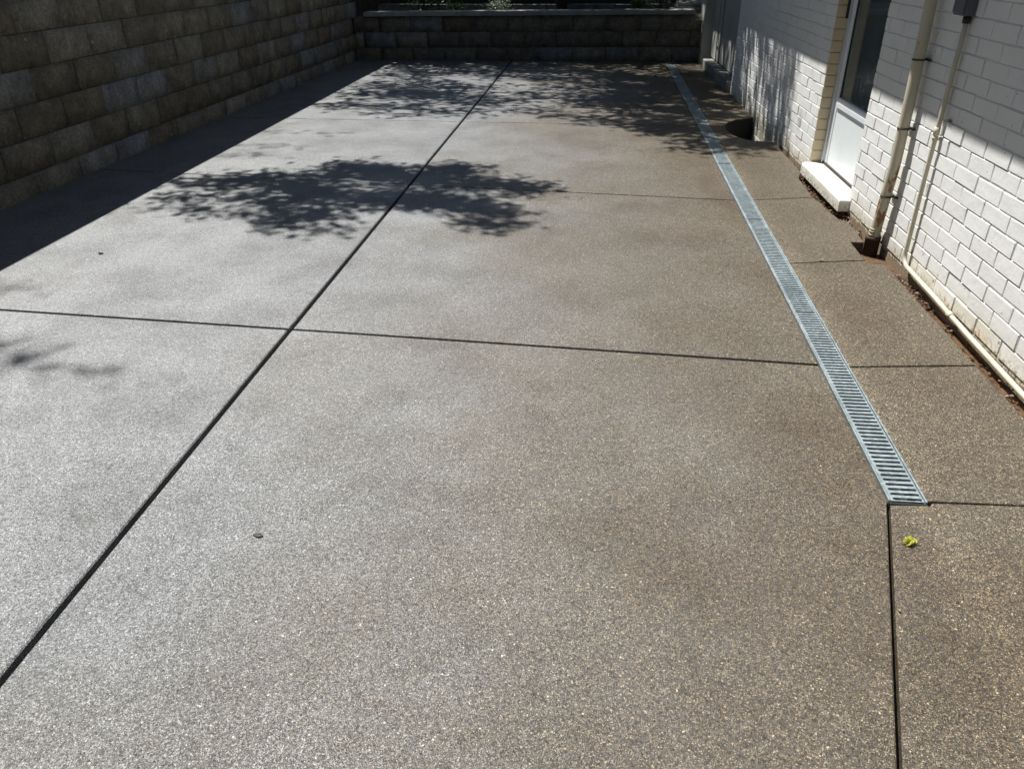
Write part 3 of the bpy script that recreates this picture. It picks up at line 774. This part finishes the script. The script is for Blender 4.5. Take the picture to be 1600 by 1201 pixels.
tag(o, 'tiny pale leaf crumb caught at the slanting joint below the drain', 'leaf')
M_STONE = mat_simple('dark_pebble', (.025, .024, .020), .6, var=.6, vs=200)
for (x, y, r, lab, sq) in ((-1.031, 1.826, .0125, 'small dark stone chip on the near left of the patio', .45), (-3.05, 4.285, .013, 'round grey pebble lying near the dark side wall shadow', .9)):
    b = bmesh.new(); stone(b, Vector((0, 0, r*.45)), r, random.Random(int(r*1e4))); o = obj('pebble', b, M_STONE, loc=(x, y, 0)); o.scale = (1.25, 1, sq); tag(o, lab, 'pebble')
    o['group'] = 'loose pebbles on the patio'

# ------------------------------------------------------------------ trees and shrubs
def leaf_quad(b, p, L, W, rnd):
    d = Vector((rnd.gauss(0, 1), rnd.gauss(0, 1), rnd.gauss(-.3, .7))).normalized(); s = d.orthogonal().normalized()
    s = (Matrix.Rotation(rnd.uniform(0, 6.28), 3, d) @ s)*W/2; nrm = d.cross(s).normalized()*W*.2
    a, c = p - d*L/2, p + d*L/2; q1 = p - d*L*.08 + s + nrm; q2 = p - d*L*.08 - s + nrm
    vs_ = [b.verts.new(q) for q in (a, q1, c, q2)]; b.faces.new(vs_)

def foliage(b, centre, spread, n, L, rnd):
    for k in range(n):
        p = centre + Vector((rnd.gauss(0, spread[0]), rnd.gauss(0, spread[1]), rnd.gauss(0, spread[2])))
        leaf_quad(b, p, L*rnd.uniform(.7, 1.3), L*rnd.uniform(.38, .6), rnd)

def limb(b, p0, p1, r0, r1, rnd, wig=.12, n=7):
    pts_ = []
    for i in range(n+1):
        t = i/n; q = p0.lerp(p1, t)
        if 0 < i < n: q = q + Vector((rnd.gauss(0, wig), rnd.gauss(0, wig), rnd.gauss(0, wig*.6)))*(1-abs(2*t-1)*.5)
        q.z += .35*math.sin(math.pi*t)*(p1-p0).length*.12
        pts_.append(q)
    tube(b, pts_, [r0+(r1-r0)*i/n for i in range(n+1)], 7); return pts_

def from_shadow(gx, gy, z): return Vector((gx + SUNX*z, gy + SUNY*z, z))

def big_tree(name, label, base, top, r0, spots, seed, leaf=.135, group='garden trees'):
    """trunk and limbs reaching to clumps of leaves; spots = (x, y, height, spread, leaves, twig)"""
    rnd = random.Random(seed); root = thing(name, label, 'tree', base, 0, group); base = Vector(base)
    tb, lb, fb = bmesh.new(), bmesh.new(), bmesh.new()
    top = Vector(top)
    tp = limb(tb, Vector((0, 0, -.1)), top-base, r0, r0*.55, rnd, .05, 8)
    hubs = []
    for (gx, gy, z, sx, sy, n_, tw) in spots:
        c = from_shadow(gx, gy, z) - base
        if z > 8.9:                                 # wisps hang from a limb that runs along above the wall
            h = Vector((-7.5, gy+SUNY*9.2, 9.1)) - base; limb(lb, tp[-1], h, .03, .02, rnd, .03, 4); limb(lb, h, c, .014, .005, rnd, .04, 4)
            foliage(fb, c, (sx, sy, .15), n_, leaf, rnd); continue
        near = sorted(hubs, key=lambda h: (h-c).length)
        start = tp[-1] if (not near or (near[0]-c).length > (tp[-1]-c).length) else near[0]
        mid = start.lerp(c, .55) + Vector((rnd.gauss(0, .15), rnd.gauss(0, .15), rnd.uniform(.0, .25)))
        r1 = .045 if start is tp[-1] else .020
        limb(lb, start, mid, r1, r1*.6, rnd, .06, 4); limb(lb, mid, c, r1*.6, .007, rnd, .05, 4)
        hubs += [mid, c]
        for k in range(tw):
            e = c + Vector((rnd.gauss(0, sx*1.1), rnd.gauss(0, sy*1.1), rnd.gauss(0, .2)))
            limb(lb, mid.lerp(c, rnd.uniform(.4, 1)), e, .009, .003, rnd, .05, 4)
            foliage(fb, e, (.10, .10, .08), int(n_/tw*.9), leaf, rnd)
        foliage(fb, c, (sx, sy, .18), int(n_*.9), leaf, rnd)
    for nm_, b_, mt in (('trunk', tb, M_BARK), ('limbs', lb, M_BARK), ('crown', fb, M_LEAFA)):
        if b_.faces: obj(nm_, b_, mt, root)
        else: b_.free()
    return root

rs = random.Random(21); spots = []
# overhanging crown that dapples the far end of the patio and the far part of the house wall
for gx, gy in ((-.2, 12.6), (-2.2, 12.5), (1.3, 12.3), (-3.0, 12.9)): spots.append((gx, gy, 5.2, .5, .3, 170, 6))
for k in range(74):
    gx = rs.uniform(-3.3, 1.7); gy = 13.6 - 3.6*rs.random()**1.25
    spots.append((gx, gy, rs.uniform(5.4, 8.2), .32, .16, 95, 5))
for k in range(26):
    gx = rs.uniform(-3.3, .8); gy = rs.uniform(9.0, 10.6); spots.append((gx, gy, rs.uniform(5.4, 7.6), .34, .10, 40, 4))
for k in range(46):
    gx = rs.uniform(.2, 1.6); gy = rs.uniform(8.3, 12.4); spots.append((gx, gy, rs.uniform(5.0, 7.5), .25, .14, 80, 4))
for k in range(15):
    gx = rs.uniform(.9, 1.75); gy = rs.uniform(7.3, 8.6); spots.append((gx, gy, rs.uniform(4.8, 6.8), .20, .07, 40, 3))
for k in range(11):                                 # denser mass further right and back: shades the far house wall and the garden
    gx = rs.uniform(1.75, 2.35); gy = rs.uniform(7.5, 13.4); spots.append((gx, gy, rs.uniform(5.2, 7.6), .15, .16, 80, 4))
for k in range(70):
    gx = rs.uniform(-4.6, 2.6); gy = rs.uniform(13.5, 17.6); spots.append((gx, gy, rs.uniform(3.6, 6.0), .40, .34, 150, 4))
big_tree('garden_tree', 'dark tree trunk rising from the garden bed behind the low wall', (-.70, 15.05, .60), (-1.0, 14.8, 4.4), .15, spots, 4)

blob = []
for (px, py, sx, sy, n_) in ((-2.6, 6.05, .22, .12, 150), (-2.15, 6.15, .24, .14, 210), (-2.05, 5.75, .28, .16, 260), (-1.75, 6.35, .22, .12, 200), (-1.45, 6.3, .20, .16, 230), (-1.65, 5.55, .24, .16, 260),
                            (-2.45, 5.5, .20, .10, 150), (-2.1, 5.15, .18, .10, 130), (-1.25, 5.6, .22, .12, 170), (-1.0, 6.15, .20, .14, 200), (-.75, 5.45, .18, .10, 150), (-.62, 6.1, .18, .12, 130),
                            (-.45, 5.35, .10, .08, 80), (-.35, 6.0, .12, .06, 60), (-2.0, 4.9, .12, .05, 45), (-2.95, 5.9, .18, .07, 60), (-1.1, 6.55, .10, .08, 60), (-1.9, 6.5, .14, .08, 90), (-3.15, 5.95, .20, .06, 40), (-3.0, 5.5, .18, .06, 40), (-2.75, 5.2, .12, .05, 26), (-.45, 5.0, .07, .05, 26), (-.3, 5.12, .05, .04, 14)):
    blob.append((px-.10-(.14 if px > -1.1 else 0), py+.03, 5.6 + rs.uniform(-.25, .25), sx*1.08, sy*1.05, int(n_*1.35), 4))
for (px, py, n_) in ((-2.95, 3.0, 40), (-2.5, 2.85, 34), (-3.3, 2.95, 40), (-3.25, 3.73, 12), (-3.3, 5.2, 12), (-3.2, 7.3, 20), (-3.0, 7.9, 18), (-3.1, 6.9, 16)):
    blob.append((px, py, 9.2, .26, .06, n_, 3))
big_tree('garden_tree', 'leafy tree on the bank above the dark side wall', (-7.4, 8.4, 1.5), (-7.0, 8.0, 5.0), .17, blob, 9, .105)

def shrub(label, loc, r, h, n_, L, mat, seed):
    rnd = random.Random(seed); root = thing('shrub', label, 'shrub', loc, 0, 'shrubs in the garden bed'); sb, fb = bmesh.new(), bmesh.new()
    for k in range(9):
        a = rnd.uniform(0, 6.28); e = Vector((r*.8*math.cos(a)*rnd.random(), r*.8*math.sin(a)*rnd.random(), h*rnd.uniform(.5, 1)))
        limb(sb, Vector((0, 0, 0)), e, .006, .002, rnd, .02, 4); foliage(fb, e, (r*.25, r*.25, h*.2), n_//9, L, rnd)
    obj('stems', sb, M_BARK, root); obj('leaves', fb, mat, root)
M_PALE = mat_leaf('silver_leaf', (.20, .24, .16), (.42, .46, .36))
shrub('dim green shrub at the left end of the garden bed', (-3.05, 14.35, .66), .35, .32, 500, .05, M_SHRUB, 1)
shrub('pale speckled shrub standing just behind the low wall coping', (-1.75, 14.25, .66), .20, .20, 420, .03, M_PALE, 2)
shrub('small bright green tuft left of the speckled leafy bush', (.55, 14.4, .66), .12, .22, 260, .05, M_SHRUB, 3)
shrub('larger leafy bush beside the stacked paving slabs', (.95, 14.45, .66), .28, .42, 700, .04, M_PALE, 4)
shrub('low dark shrub under the timber trestle', (-2.5, 14.3, .66), .25, .16, 260, .04, M_SHRUB, 5)

def skyscreen(name, label, x0, x1, y0, y1, z0, z1, n_, L, seed):
    """a tall dense screen of leaves out of the frame; it keeps the open sky off the yard"""
    rnd = random.Random(seed); root = thing(name, label, 'skyscreen', ((x0+x1)/2, (y0+y1)/2, z0), 0, 'added sky screens'); fb, sb = bmesh.new(), bmesh.new()
    w, d, h = (x1-x0)/2, (y1-y0)/2, z1-z0
    for k in range(n_):
        p = Vector((rnd.uniform(-w, w), rnd.uniform(-d, d), h*(1-rnd.random()**1.3*.97)))
        p.z *= .9 + .2*noise.noise(p*.5); leaf_quad(fb, p, L*rnd.uniform(.7, 1.3), L*rnd.uniform(.5, .8), rnd)
    m_ = int(max(w, d)/.7)
    for k in range(-m_, m_+1):
        t = k/max(m_, 1); q = Vector((w*t*.9 if w > d else 0, d*t*.9 if d >= w else 0, 0))
        limb(sb, q, q + Vector((rnd.gauss(0, .2), rnd.gauss(0, .2), h*.85)), .06, .02, rnd, .05, 5)
    obj('stems', sb, M_BARK, root); obj('leaves', fb, M_LEAFA, root)
skyscreen('sky_blocker', 'added unseen leafy hedge on the bank above the long side wall', -8.6, -6.7, -6, 16, 1.5, 6.2, 9000, .30, 31)  # both screens added out of frame only to cut sky fill in the shade
skyscreen('sky_blocker', 'added unseen leafy hedge closing the yard opposite the low back wall', -6, 6, -6.6, -5.2, -.3, 6.0, 6000, .32, 32)
